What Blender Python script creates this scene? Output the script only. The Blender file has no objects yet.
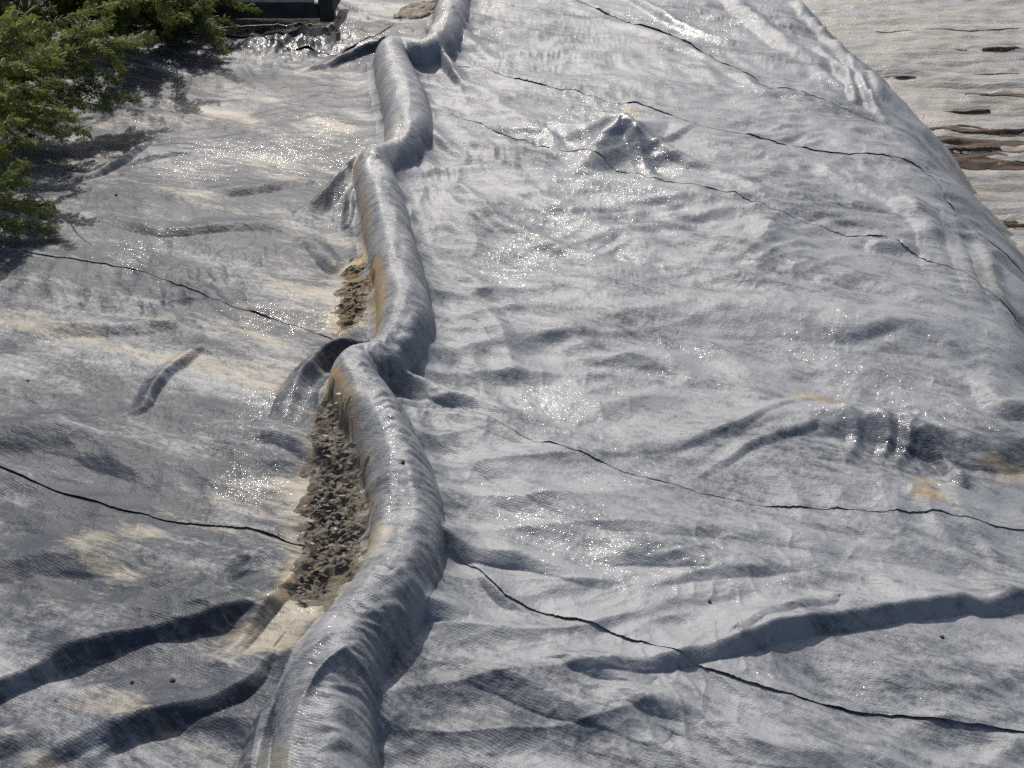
import bpy, bmesh, math, random
import numpy as np
from mathutils import Vector, Matrix, Euler

random.seed(7)
RNG = np.random.default_rng(11)
scene = bpy.context.scene
COL = scene.collection

# ------------------------------------------------------------------ camera
CAM_H, PITCH, FPX = 1.7, math.radians(35.0), 1000.0
cam_d = bpy.data.cameras.new('camera')
cam_d.sensor_width = 36.0
cam_d.lens = FPX / 1024.0 * 36.0
cam_d.clip_start = 0.05
cam_d.clip_end = 600.0
cam = bpy.data.objects.new('camera', cam_d)
COL.objects.link(cam)
cam.location = (0, 0, CAM_H)
cam.rotation_euler = (math.radians(90) - PITCH, 0, 0)
scene.camera = cam

# ------------------------------------------------------------------ sky, sun, exposure
SUN_AZ, SUN_EL = math.radians(-17.0), math.radians(46.0)   # azimuth from +Y towards +X
world = bpy.data.worlds.new('World')
scene.world = world
world.use_nodes = True
wn = world.node_tree
wn.nodes.clear()
w_out = wn.nodes.new('ShaderNodeOutputWorld')
w_bg = wn.nodes.new('ShaderNodeBackground')
w_sky = wn.nodes.new('ShaderNodeTexSky')
w_sky.sky_type = 'NISHITA'
w_sky.sun_disc = False
w_sky.sun_elevation = SUN_EL
w_sky.sun_rotation = SUN_AZ
w_sky.air_density = 1.0
w_sky.dust_density = 4.0
w_bg.inputs['Strength'].default_value = 0.125
wn.links.new(w_sky.outputs[0], w_bg.inputs[0])
wn.links.new(w_bg.outputs[0], w_out.inputs[0])

sun_d = bpy.data.lights.new('sun', 'SUN')
sun_d.energy = 4.7
sun_d.angle = math.radians(0.53)
sun_d.color = (1.0, 0.95, 0.87)
sun = bpy.data.objects.new('sun', sun_d)
COL.objects.link(sun)
sun_dir = Vector((math.sin(SUN_AZ) * math.cos(SUN_EL), math.cos(SUN_AZ) * math.cos(SUN_EL), math.sin(SUN_EL)))
sun.rotation_euler = (-sun_dir).to_track_quat('-Z', 'Y').to_euler()
sun.location = sun_dir * 30

scene.view_settings.view_transform = 'Standard'
scene.view_settings.look = 'None'
scene.view_settings.exposure = -0.14
scene.view_settings.gamma = 1.0
scene.view_settings.use_curve_mapping = False
scene.cycles.use_denoising = False

# ------------------------------------------------------------------ numeric helpers
def unproj(px, py, z=0.0):
    px = np.asarray(px, float); py = np.asarray(py, float); z = np.asarray(z, float)
    u = (px - 512.0) / FPX; v = (py - 384.0) / FPX
    dx = u
    dy = math.cos(PITCH) - v * math.sin(PITCH)
    dz = -math.sin(PITCH) - v * math.cos(PITCH)
    k = (z - CAM_H) / dz
    return np.stack([k * dx, k * dy, k * 0 + z], -1)

_P = np.random.default_rng(3).permutation(4096)
_A = np.random.default_rng(4).uniform(0, 2 * np.pi, 4096)
_GX, _GY = np.cos(_A), np.sin(_A)
def perlin(x, y, seed=0):
    xi = np.floor(x).astype(np.int64); yi = np.floor(y).astype(np.int64)
    fx = x - xi; fy = y - yi
    u = fx * fx * fx * (fx * (fx * 6 - 15) + 10); v = fy * fy * fy * (fy * (fy * 6 - 15) + 10)
    def g(ix, iy, ax, ay):
        h = _P[(_P[(ix + seed * 131) & 4095] + iy + seed * 17) & 4095]
        return _GX[h] * ax + _GY[h] * ay
    a = g(xi, yi, fx, fy); b = g(xi + 1, yi, fx - 1, fy)
    c = g(xi, yi + 1, fx, fy - 1); d = g(xi + 1, yi + 1, fx - 1, fy - 1)
    return (a + u * (b - a) + v * ((c + u * (d - c)) - (a + u * (b - a)))) * 1.5
def fbm(x, y, oct=3, seed=0, gain=0.5):
    s = 0; a = 1.0
    for o in range(oct):
        s = s + a * perlin(x * 2 ** o, y * 2 ** o, seed + o * 7)
        a *= gain
    return s
def ridged(x, y, oct=2, seed=0, gain=0.5):
    s = 0; a = 1.0
    for o in range(oct):
        s = s + a * (1 - np.abs(perlin(x * 2 ** o, y * 2 ** o, seed + o * 7)) * 1.6)
        a *= gain
    return s
def sstep(a, b, x):
    t = np.clip((x - a) / (b - a), 0, 1)
    return t * t * (3 - 2 * t)

def poly_dist(P, x, y, extra=None):
    """distance to a polyline in plan; returns d, signed side (+ far/left side), arclength, interpolated extras"""
    best = np.full(x.shape, 1e9); side = np.zeros(x.shape); arc = np.zeros(x.shape)
    nx = np.zeros(x.shape); ny = np.zeros(x.shape)
    ex = None if extra is None else np.zeros(x.shape)
    L = 0.0
    for i in range(len(P) - 1):
        ax, ay = P[i][0], P[i][1]; bx, by = P[i + 1][0], P[i + 1][1]
        dx, dy = bx - ax, by - ay
        ll = dx * dx + dy * dy
        t = np.clip(((x - ax) * dx + (y - ay) * dy) / ll, 0, 1)
        qx = ax + t * dx; qy = ay + t * dy
        d = np.hypot(x - qx, y - qy)
        m = d < best
        best = np.where(m, d, best)
        cr = dx * (y - ay) - dy * (x - ax)
        side = np.where(m, np.sign(cr), side)
        arc = np.where(m, L + t * math.sqrt(ll), arc)
        nx = np.where(m, qx, nx); ny = np.where(m, qy, ny)
        if ex is not None:
            ex = np.where(m, extra[i] + t * (extra[i + 1] - extra[i]), ex)
        L += math.sqrt(ll)
    return best, side, arc, ex, nx, ny, L

def smooth_poly(P, n=6):
    """Catmull-Rom resample of a list of tuples"""
    P = [np.array(p, float) for p in P]
    Q = [2 * P[0] - P[1]] + P + [2 * P[-1] - P[-2]]
    out = []
    for i in range(1, len(Q) - 2):
        p0, p1, p2, p3 = Q[i - 1], Q[i], Q[i + 1], Q[i + 2]
        for k in range(n):
            t = k / n
            out.append(0.5 * ((2 * p1) + (-p0 + p2) * t + (2 * p0 - 5 * p1 + 4 * p2 - p3) * t * t + (-p0 + 3 * p1 - 3 * p2 + p3) * t ** 3))
    out.append(P[-1])
    return np.array(out)

# ------------------------------------------------------------------ terrain and sheet relief
# rolls under the sheet: photo points of the crown (x, y, half width px)
ROLLS = [
    [(306, 1060, 82, 1), (314, 920, 68, 1), (318, 830, 60, 1), (320, 740, 56, 1), (322, 700, 52, 1.02), (334, 658, 49, 1.05), (352, 628, 47, .92), (376, 598, 46, .95), (400, 548, 42, 1), (405, 500, 39, 1), (398, 460, 36, 1), (384, 425, 33, 1), (365, 392, 31, 1),
     (353, 372, 30, 1.02), (358, 354, 28, .86), (382, 345, 28, .80), (399, 330, 29, .95), (404, 302, 29, 1), (398, 262, 28, 1), (388, 220, 26, 1), (378, 182, 24, 1.03),
     (373, 160, 22, 1.05), (382, 147, 21, .85), (400, 138, 22, .85), (408, 118, 25, 1), (404, 90, 25, 1), (395, 62, 22, 1), (391, 46, 19, 1.02), (402, 40, 18, .85), (424, 44, 18, .9), (442, 32, 18, 1), (450, 10, 18, 1), (455, -40, 17, 1)],
]
ROLL_H = [0.15]
ROLL = []
for pts, hh in zip(ROLLS, ROLL_H):
    sp = smooth_poly(pts, 4)
    w = unproj(sp[:, 0], sp[:, 1], 0.11)
    zc = w[:, 1] * math.cos(PITCH) + (CAM_H - 0.11) * math.sin(PITCH)
    rad = sp[:, 2] * zc / FPX
    ROLL.append((w[:, :2], rad, hh * sp[:, 3]))
CHAIN = np.concatenate([r[0][::3] for r in ROLL] + [np.array([[ROLL[-1][0][-1][0] + 0.05, 12.0]])])
CHAIN = np.concatenate([np.array([[CHAIN[0][0], 0.0]]), CHAIN])

# crest of the bank on the right
CREST = np.concatenate([np.array([[1.45, -2.0], [1.55, 1.0]]),
                        unproj([1036, 1014, 994, 968, 936, 888, 846, 800], [360, 296, 245, 198, 148, 88, 38, -5])[:, :2],
                        np.array([[1.6, 8.4], [1.0, 9.8], [0.0, 11.8]])])
LOW_Z = -0.46

# folds: (x px, y px, height m) along the crest, front width, back width, sharpness
FOLDS = [
    # lower left wide step and the one below it
    ([(-330, 800, .008), (-220, 752, .026), (-120, 712, .035), (-40, 688, .038), (40, 660, .036), (110, 636, .036), (180, 617, .034), (235, 604, .028), (262, 600, .012)], .026, .26, 1.0),
    ([(20, 768, .012), (60, 742, .02), (110, 722, .028), (160, 708, .035), (210, 694, .027), (245, 676, .030), (268, 655, .014)], .028, .16, 1.0),
    ([(90, 752, .015), (110, 735, .02), (150, 722, .012)], .03, .03, .8),
    # rope folds pulled from the roll ends to the left
    ([(365, 340, .06), (335, 338, .075), (312, 352, .055), (298, 375, .036), (291, 398, .022), (286, 420, .006)], .055, .06, .6),
    ([(372, 146, .10), (352, 158, .09), (338, 178, .06), (322, 196, .04), (300, 212, .018)], .035, .09, 1.0),
    ([(300, 70, .012), (340, 56, .03), (365, 44, .05), (385, 36, .09)], .04, .09, 1.0),
    # drape right of the rolls
    ([(385, 352, .09), (415, 372, .055), (445, 386, .035), (480, 397, .025), (525, 412, .012), (560, 428, .004)], .05, .04, .9),
    ([(400, 400, .03), (430, 397, .02), (465, 398, .016), (500, 412, .004)], .03, .05, .9),
    ([(445, 530, .05), (470, 545, .035), (520, 552, .03), (555, 565, .022), (600, 580, .006)], .035, .09, 1.0),
    ([(478, 572, .01), (495, 590, .016), (510, 604, .008)], .02, .07, 1.0),
    ([(425, 606, .05), (448, 612, .03), (470, 621, .006)], .04, .06, .9),
    ([(440, 660, .006), (500, 672, .022), (550, 690, .03), (610, 705, .022), (650, 722, .01)], .05, .10, .8),
    ([(560, 660, .006), (600, 668, .018), (640, 678, .006)], .03, .05, .9),
    ([(600, 700, .004), (625, 692, .016), (650, 700, .02), (690, 712, .004)], .03, .05, .9),
    ([(590, 555, .004), (640, 548, .022), (700, 552, .018), (760, 562, .005)], .05, .10, .8),
    ([(640, 582, .004), (690, 573, .014), (760, 566, .012), (820, 560, .003)], .03, .07, .8),
    # long roll of slack on the lower right
    ([(575, 664, .012), (640, 658, .024), (700, 644, .036), (760, 627, .036), (830, 611, .037), (900, 600, .037), (960, 594, .037), (1030, 584, .036), (1120, 576, .032), (1240, 574, .022), (1380, 590, .006)], .030, .11, .8),
    ([(740, 632, .01), (770, 612, .02), (830, 602, .012)], .02, .05, .9),
    # dark fold on the right
    ([(690, 442, .006), (740, 424, .018), (790, 409, .035), (840, 404, .05), (890, 409, .055), (940, 425, .05), (985, 436, .045), (1040, 440, .035), (1110, 446, .02)], .09, .12, .75),
    ([(905, 425, .012), (940, 448, .02), (962, 470, .035), (968, 482, .004)], .025, .03, .9),
    ([(842, 410, .010), (858, 432, .016), (848, 462, .006)], .03, .03, .8),
    ([(874, 410, .010), (889, 432, .016), (884, 460, .006)], .028, .028, .8),
    ([(902, 416, .010), (909, 440, .016), (896, 466, .006)], .028, .028, .8),
    ([(680, 445, .004), (740, 425, .012), (790, 400, .012), (830, 392, .003)], .022, .04, .9),
    ([(700, 470, .004), (760, 440, .012), (810, 425, .012)], .022, .04, .9),
    ([(780, 318, .003), (850, 330, .018), (900, 322, .02), (960, 345, .012), (1010, 372, .004)], .05, .12, .8),
    ([(985, 375, .004), (1000, 395, .03), (1024, 400, .03), (1060, 405, .01)], .05, .08, .8),
    ([(600, 280, .01), (660, 300, .022), (760, 305, .03), (840, 312, .03), (920, 325, .02), (1000, 340, .008)], .16, .16, .7),
    ([(490, 236, .003), (530, 240, .02), (580, 248, .022), (630, 268, .014), (680, 285, .004)], .10, .08, .8),
    # left worm folds
    ([(118, 411, .004), (140, 402, .014), (150, 384, .017), (163, 368, .02), (185, 354, .02), (206, 343, .004)], .026, .045, .85),
    ([(70, 180, .004), (90, 172, .02), (110, 162, .028), (132, 148, .022), (155, 136, .006)], .035, .04, .9),
    ([(230, 438, .004), (275, 430, .012), (320, 452, .02)], .04, .08, .8),
    ([(200, 600, .004), (235, 560, .018), (275, 545, .022), (300, 560, .012)], .05, .05, .8),
    ([(130, 610, .004), (185, 568, .012), (230, 556, .014)], .05, .07, .8),
    ([(230, 650, .012), (262, 610, .026), (292, 575, .026), (305, 560, .006)], .03, .05, .9),
    ([(280, 250, .004), (310, 240, .012), (335, 262, .02)], .05, .06, .8),
    ([(232, 300, .003), (190, 298, .014), (150, 303, .003)], .02, .05, .9),
    # top right: folds along the crest
    ([(575, 8, .01), (640, 30, .02), (700, 50, .02), (760, 85, .008)], .04, .10, .9),
    ([(622, -8, .02), (650, 5, .04), (690, 25, .04), (730, 40, .02)], .05, .12, .9),
    ([(800, -6, .02), (830, 20, .04), (862, 52, .04), (884, 78, .02)], .07, .07, .9),
    ([(735, -4, .03), (770, 22, .05), (800, 42, .045), (835, 58, .02)], .10, .10, .9),
    ([(850, 50, .02), (872, 80, .05), (890, 105, .02)], .04, .05, .9),
    ([(820, 42, .02), (850, 66, .04), (858, 90, .02)], .04, .05, .9),
    ([(455, 30, .05), (475, 45, .03), (500, 58, .02), (560, 64, .004)], .05, .09, .9),
    ([(428, 26, .12), (440, 45, .10), (455, 70, .05), (470, 92, .006)], .025, .08, 1.0),
    ([(418, 88, .04), (430, 105, .025), (460, 114, .008)], .03, .05, .9),
    ([(425, 128, .03), (450, 148, .022), (480, 162, .006)], .03, .06, .9),
    ([(440, 190, .004), (500, 205, .012), (560, 225, .004)], .04, .09, .8),
    # around the little tent
    ([(625, 122, .01), (645, 133, .022), (670, 132, .02), (692, 124, .005)], .03, .09, 1.0),
    ([(622, 125, .02), (638, 148, .03), (652, 170, .018), (668, 181, .003)], .05, .05, .9),
    ([(617, 127, .012), (602, 145, .014), (588, 160, .002)], .07, .06, .8),
    ([(660, 150, .02), (700, 165, .022), (740, 180, .014), (785, 215, .004)], .04, .06, .9),
    ([(505, 118, .004), (545, 121, .018), (580, 121, .004)], .015, .05, 1.0),
    ([(770, 228, .022), (760, 245, .012), (740, 262, .002)], .09, .10, .7),
    ([(770, 228, .022), (790, 240, .012), (830, 256, .002)], .09, .12, .7),
    # bank folds on the far right
    ([(912, 195, .035), (935, 222, .03), (945, 255, .018), (950, 280, .003)], .08, .12, .8),
    ([(955, 200, .004), (965, 235, .022), (978, 275, .014), (985, 300, .003)], .06, .06, .8),
    ([(985, 225, .004), (1000, 262, .03), (1020, 300, .02)], .07, .06, .8),
    ([(880, 236, .03), (905, 238, .03), (925, 250, .01)], .05, .05, .9),
    ([(328, 640, .16), (302, 664, .125), (280, 694, .085), (262, 735, .06), (252, 790, .05)], .05, .06, .8),
    ([(345, 652, .165), (312, 690, .14), (296, 735, .115), (288, 800, .10)], .04, .045, .8),
    ([(378, 160, .15), (356, 190, .06), (348, 225, .02)], .03, .03, .9),
    ([(362, 372, .13), (340, 385, .07), (330, 410, .02)], .03, .03, .9),
    ([(470, 455, .003), (520, 480, .016), (560, 505, .012), (610, 520, .003)], .05, .09, .8),
    ([(690, 380, .003), (640, 395, .014), (600, 400, .012), (550, 392, .003)], .05, .09, .8),
    ([(560, 330, .003), (600, 350, .016), (660, 352, .018), (700, 372, .004)], .06, .08, .8),
    ([(470, 300, .003), (500, 330, .016), (515, 370, .010)], .05, .05, .8),
    ([(700, 210, .003), (640, 222, .014), (560, 205, .012), (480, 175, .003)], .06, .10, .8),
    ([(20, 340, .003), (60, 322, .018), (130, 322, .02), (190, 318, .004)], .06, .10, .8),
    ([(-20, 430, .02), (40, 420, .025), (100, 432, .022), (200, 470, .004)], .10, .10, .8),
    ([(60, 90, .003), (150, 112, .02), (230, 118, .022), (300, 140, .004)], .08, .14, .8),
    ([(180, 200, .003), (250, 188, .02), (300, 182, .012)], .06, .08, .9),
    ([(90, 215, .003), (170, 228, .016), (250, 222, .016), (310, 235, .004)], .05, .10, .8),
    ([(-20, 560, .02), (70, 548, .02), (150, 556, .014), (210, 540, .003)], .07, .10, .8),
    ([(-20, 740, .02), (30, 728, .015), (70, 730, .003)], .04, .06, .8),
    ([(700, 735, .003), (780, 745, .014), (860, 752, .010), (940, 770, .003)], .05, .08, .8),
    ([(820, 660, .003), (880, 668, .012), (960, 672, .010), (1040, 690, .006)], .05, .08, .8),
    # long taut folds sweeping from the rolls down to the right
    ([(436, 104, .004), (500, 165, .018), (560, 205, .02), (640, 240, .018), (740, 275, .018), (850, 300, .004)], .07, .10, .85),
    ([(432, 165, .006), (480, 205, .022), (540, 235, .02), (600, 262, .016), (690, 290, .004)], .06, .09, .85),
    ([(448, 66, .006), (500, 102, .016), (550, 140, .014), (590, 172, .003)], .06, .10, .85),
    ([(430, 245, .006), (470, 275, .016), (520, 308, .014), (590, 332, .003)], .05, .08, .85),
    ([(460, 412, .004), (520, 430, .014), (600, 440, .016), (700, 432, .014), (790, 408, .003)], .05, .10, .85),
    ([(450, 472, .004), (520, 500, .014), (620, 520, .015), (740, 525, .014), (860, 540, .012), (1000, 562, .006), (1100, 580, .003)], .05, .12, .85),
    ([(700, 240, .003), (800, 268, .014), (880, 282, .016), (960, 312, .012), (1060, 360, .004)], .06, .10, .85),
    # pale seam ridge at the top
    ([(325, -12, .02), (360, 8, .025), (395, 25, .02), (412, 32, .01)], .02, .02, .9),
]
FOLD = []
for pts, wf, wb, sh in FOLDS:
    sp = smooth_poly(pts, 4)
    hz = np.clip(sp[:, 2], 0, None)
    FOLD.append((unproj(sp[:, 0], sp[:, 1], hz)[:, :2], hz, wf, wb, sh))

SDIR = np.array([1.0, -0.42]); SDIR /= np.linalg.norm(SDIR)
def st_coords(x, y):
    return x * SDIR[0] + y * SDIR[1], -x * SDIR[1] + y * SDIR[0]

def blob(x, y, px, py, rx, ry, seed=None):
    c = unproj(px, py)
    zc = c[1] * math.cos(PITCH) + CAM_H * math.sin(PITCH)
    ax = rx * zc / FPX
    ay = abs(unproj(px, py - ry)[1] - unproj(px, py + ry)[1]) / 2
    d2 = ((x - c[0]) / ax) ** 2 + ((y - c[1]) / ay) ** 2
    return np.exp(-d2)

MUD_POLY = unproj([318, 338, 352, 364, 372, 368, 352, 326, 304, 290, 302, 294, 300, 312],
                  [418, 414, 440, 480, 530, 565, 590, 610, 618, 602, 562, 530, 500, 460], 0.0)[:, :2]
MUD2_POLY = unproj([345, 358, 372, 370, 360, 340, 334], [270, 262, 285, 308, 328, 332, 318], 0.0)[:, :2]
def poly_signed(poly, x, y):
    """signed distance to closed polygon, positive inside"""
    P = np.concatenate([poly, poly[:1]])
    d = poly_dist(P, x, y)[0]
    ins = np.zeros(x.shape, bool)
    for i in range(len(P) - 1):
        (ax, ay), (bx, by) = P[i], P[i + 1]
        if ay == by: continue
        c = ((ay > y) != (by > y)) & (x < (bx - ax) * (y - ay) / (by - ay) + ax)
        ins ^= c
    return np.where(ins, d, -d)

def bank_drop(x, y):
    d, side, arc, _, _, _, _ = poly_dist(CREST, x, y)
    sd = np.where(side < 0, d, -d)          # positive beyond the crest (to the right)
    sd = sd + 0.06 * perlin(x * 1.3, y * 1.3, 91) + 0.035 * perlin(x * 3.5, y * 3.5, 92)
    k = 0.10
    soft = k * np.logaddexp(0, (sd - 0.02) / k)
    z = -1.0 * soft
    return np.maximum(z, -0.62), sd

def roll_profile(u, ga=0.30, gb=3.2):
    f = np.where(u < 1, np.clip(1 - np.clip(u, 0, 1) ** 2.3, 0, 1) ** 0.55, 0)
    g = ga * np.exp(-np.clip(u - 0.75, 0, None) * gb)
    k = 0.05
    m = np.maximum(f, g) + k * np.exp(-np.abs(f - g) / k) * 0.5
    return m * (1 - sstep(1.6, 2.6, u))

def remap(x, y):
    """crowd grid points towards the steep flanks of the rolls"""
    for P, rad, hh in ROLL:
        R = rad.max() * 2.0
        m = (x > P[:, 0].min() - R) & (x < P[:, 0].max() + R) & (y > P[:, 1].min() - R) & (y < P[:, 1].max() + R)
        xs, ys = x[m], y[m]
        d, side, arc, r, nx, ny, L = poly_dist(P, xs, ys, rad)
        u = d / r
        u2 = np.where(u < 2, u - 0.78 / (2 * np.pi) * np.sin(2 * np.pi * u), u)
        k = np.where(u > 1e-4, u2 / np.maximum(u, 1e-4), 1)
        ok = (arc > 0.02) & (arc < L - 0.02)
        k = np.where(ok, k, 1)
        x[m] = nx + (xs - nx) * k
        y[m] = ny + (ys - ny) * k
    return x, y

def surf(x, y):
    """relief of the sheet; returns z, attribute dict"""
    s, t = st_coords(x, y)
    drop, sd = bank_drop(x, y)
    # which side of the rolls
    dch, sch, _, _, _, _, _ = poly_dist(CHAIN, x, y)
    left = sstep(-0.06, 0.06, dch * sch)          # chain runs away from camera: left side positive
    near_roll = np.exp(-(dch / 0.35) ** 2)
    z = drop.copy()
    # broad swells
    z += 0.024 * fbm(s * 0.9, t * 1.5, 2, 1)
    # rolls
    rz = np.zeros_like(x); ru = np.full(x.shape, 9.0); rsm = np.full(x.shape, 9.0)
    for i, (P, rad, hh) in enumerate(ROLL):
        R = rad.max() * 2.8
        m = (x > P[:, 0].min() - R) & (x < P[:, 0].max() + R) & (y > P[:, 1].min() - R) & (y < P[:, 1].max() + R)
        xs, ys = x[m], y[m]
        d, side, arc, r, nx, ny, L = poly_dist(P, xs, ys, rad)
        hh = np.interp(arc, np.concatenate([[0], np.cumsum(np.hypot(*np.diff(P, axis=0).T))]), hh)
        r = r * (1 + 0.06 * perlin(arc * 3.0, arc * 0 + i * 9.3, 41))
        u = d / r
        h = hh * (1 + 0.08 * perlin(arc * 2.2 + 5, arc * 0 + i * 5.1, 43)) * np.where(side > 0, roll_profile(u, .46 + .25 * perlin(arc * 7, arc * 0, 48), 2.4), roll_profile(u, .34 + .42 * np.clip(perlin(arc * 8, arc * 0 + 4, 42), -.4, 1), 2.5))
        # ring wrinkles, stronger on the right flank
        rs = np.where(side < 0, d, -d) / r
        ring = perlin(arc * 34 + 2.2 * perlin(arc * 3, rs, 47), rs * 1.1 + i * 4, 45)
        ring2 = perlin(arc * 50, rs * 1.4 + i * 4, 46)
        amp = np.exp(-((rs - 0.55) / 0.55) ** 2) * (0.35 + 0.9 * np.clip(perlin(arc * 2.4 + 3, arc * 0 + 3.3 + i, 49) + 0.25, 0, 1))
        h += amp * (0.0085 * (1 - np.abs(ring) * 1.8) + 0.005 * ring2 - 0.005)
        h += sstep(1.3, .6, u) * 0.010 * fbm(arc * 4, rs * 1.2 + i * 3, 2, 44)
        rz[m] = np.maximum(rz[m], h); rsm[m] = rs
        ru[m] = np.minimum(ru[m], u)
    # folds, union by maximum with the roll
    fz = np.zeros_like(x)
    for i, (P, hz, wf, wb, sh) in enumerate(FOLD):
        R = max(wf, wb) * 1.05
        m = (x > P[:, 0].min() - R) & (x < P[:, 0].max() + R) & (y > P[:, 1].min() - R) & (y < P[:, 1].max() + R)
        if not m.any(): continue
        xs, ys = x[m], y[m]
        wob = 0.006 * perlin(xs * 9, ys * 9, 60 + i)
        d, side, arc, h, nx, ny, L = poly_dist(P, xs, ys + wob, hz)
        front = side < 0
        u = np.where(front, d / wf, d / wb)
        u = np.clip(u, 0, 1)
        prof_f = 1 - (u * u * (3 - 2 * u))
        prof_r = np.sqrt(np.clip(1 - u * u, 0, 1)) * (1 - sstep(.75, 1, u) * .0)
        prof_b = (1 - u) ** 2 * (1 + u * 1.0)
        pf = sh * (0.5 * prof_f + 0.5 * prof_r) + (1 - sh) * prof_f
        prof = np.where(front, pf * (1 - sstep(.9, 1, u)), prof_b * sh + (1 - sh) * prof_f)
        hv = h * prof * (1 + 0.25 * perlin(arc * 9, arc * 0 + i * 3.7, 55))
        fz[m] = fz[m] + np.where(hv > 0, hv, 0) * np.clip(1 - fz[m] / 0.12, 0.15, 1)
    k = 0.035
    un = np.maximum(rz, fz) + k * 0.5 * np.exp(-np.abs(rz - fz) / k) * (np.minimum(rz, fz) > 1e-4) * sstep(0, .02, np.minimum(rz, fz))
    z += un
    flat = 1 - sstep(0.02, 0.08, rz)
    far = sstep(2.0, 6.5, y)
    # broad soft folds sweeping down to the right
    ca, sa = math.cos(0.28), math.sin(0.28)
    sb, tb_ = s * ca - t * sa + .3 * perlin(x * .6, y * .6, 16), s * sa + t * ca + .14 * perlin(x * 1.1, y * 1.1, 17)
    z += 0.020 * (ridged(sb * 0.75, tb_ * 2.3, 1, 18) - .6) * flat * (1 - .6 * left)
    ca, sa = math.cos(-0.45), math.sin(-0.45)
    sb, tb_ = s * ca - t * sa, s * sa + t * ca + .10 * perlin(x * 1.2 + 4, y * 1.2, 19)
    z += 0.022 * np.clip(1 - np.abs(perlin(sb * 1.0, tb_ * 4.0, 13)) * 2.6, 0, 1) ** 1.4 * np.exp(-((dch - .3) / .45) ** 2) * flat * (1 - left)
    z += 0.035 * perlin(x * 4.2, y * 4.2, 93) * np.exp(-((sd + .02) / .14) ** 2)
    # little tent left of centre top
    c = unproj(620, 124, 0.09)
    ph = np.arctan2(y - c[1], x - c[0])
    dt = np.hypot((x - c[0]) * 1.0, (y - c[1]) * 0.9) * (1 + .28 * np.cos(4 * ph - .6))
    z += 0.14 * np.clip(1 - dt / 0.27, 0, 1) ** 1.35
    c = unproj(768, 228, 0.05)
    z += 0.018 * np.clip(1 - np.hypot(x - c[0], (y - c[1]) * .7) / 0.22, 0, 1) ** 1.5
    # mid wrinkles: elongated ridged noise, direction turned near the rolls
    wx = 0.10 * perlin(x * 1.7, y * 1.7, 20); wy = 0.10 * perlin(x * 1.7 + 9, y * 1.7, 21)
    s2, t2 = s + wx, t + wy
    w1 = ridged(s2 * 1.9, t2 * 5.2, 2, 22) - 0.9
    ca, sa = math.cos(0.75), math.sin(0.75)
    s3, t3 = s2 * ca - t2 * sa, s2 * sa + t2 * ca
    w2 = ridged(s3 * 2.2, t3 * 6.5, 2, 26) - 0.9
    ca, sa = math.cos(-0.55), math.sin(-0.55)
    s4, t4 = s2 * ca - t2 * sa, s2 * sa + t2 * ca
    w3 = ridged(s4 * 2.6, t4 * 7.5, 2, 29) - 0.9
    sel = sstep(-0.25, 0.35, perlin(x * 0.8 + 3, y * 0.8, 31))
    sel2 = sstep(-0.3, 0.3, perlin(x * 0.9, y * 0.9 + 7, 33))
    patch = 0.45 + 0.9 * np.clip(perlin(x * 1.1 + 5, y * 1.1, 35) + 0.3, 0, 1)
    mid = 0.0105 * w1 * patch + 0.0105 * (w2 * sel * (1 - near_roll * left) + w3 * (1 - sel)) * (0.4 + sel2)
    z += mid * (0.25 + 0.75 * flat) * (1 - .35 * left)
    # small puckers
    p = fbm(s * 9 + 2 * wx, t * 14 + 2 * wy, 2, 37)
    pp = np.clip(perlin(x * 1.6, y * 1.6 + 3, 39) + 0.35, 0, 1)
    z += 0.0030 * p * (0.35 + pp) * (1 - .45 * left) * (0.5 + 0.5 * flat)
    q = ridged(s * 7 + 3 * wx, t * 9 + 3 * wy, 1, 52) - .6
    z += 0.0052 * q * pp * (1 - .6 * left) * flat
    # crisp little creases in patches
    cx_, cy_ = s * 3.0 + 4 * wx, t * 3.0 + 4 * wy
    for kk, (an, fx, fy, amp) in enumerate(((0.15, 8, 15, .0040), (0.75, 9, 16, .0032), (-.5, 9, 16, .0032), (.35, 22, 38, .0013))):
        ca, sa = math.cos(an), math.sin(an)
        s_, t_ = s + .6 * wx + .012 * perlin(x * 11, y * 11, 160 + kk) + 3.7 * kk, t + .6 * wy + .012 * perlin(x * 11, y * 11, 170 + kk)
        a_, b_ = s_ * ca - t_ * sa, s_ * sa + t_ * ca
        rdg = np.clip(1 - np.abs(perlin(a_ * fx, b_ * fy, 140 + kk)) * 3.2, 0, 1) ** 1.5
        msk = sstep(-.05, .5, perlin(x * 1.5 + kk * 7, y * 1.5, 150 + kk))
        z += .75 * amp * rdg * msk * (0.4 + .6 * flat) * (1 - .3 * left)
    # gutter that holds the mud
    mm = (x < 0.1) & (x > -1.6) & (y > 1.2) & (y < 4.2)
    g1 = np.full(x.shape, -1.0)
    if mm.any():
        a = np.maximum(poly_signed(MUD_POLY, x[mm], y[mm]), poly_signed(MUD2_POLY, x[mm], y[mm]))
        g1[mm] = a
    # crumpled edge below the timber
    cr = blob(x, y, 300, 40, 62, 18)
    z += cr * (0.035 * fbm(x * 9, y * 7, 3, 71) )
    # ---- attributes
    st1 = fbm(s * 1.6 + wx, t * 5.5 + wy, 3, 80)
    st2 = fbm(s * 1.1 + 4, t * 3.2, 3, 84)
    st3 = fbm(s * 2.2 + 9 + wx, t * 9 + wy * 2, 3, 86)
    edge = 0.5 + 0.5 * fbm(x * 6, y * 6, 2, 88)
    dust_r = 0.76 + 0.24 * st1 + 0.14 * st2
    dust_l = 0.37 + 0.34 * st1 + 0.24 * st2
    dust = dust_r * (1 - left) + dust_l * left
    dust = np.where(ru < 1.3, np.maximum(dust, 0.72 + .12 * st1), dust)
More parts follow.
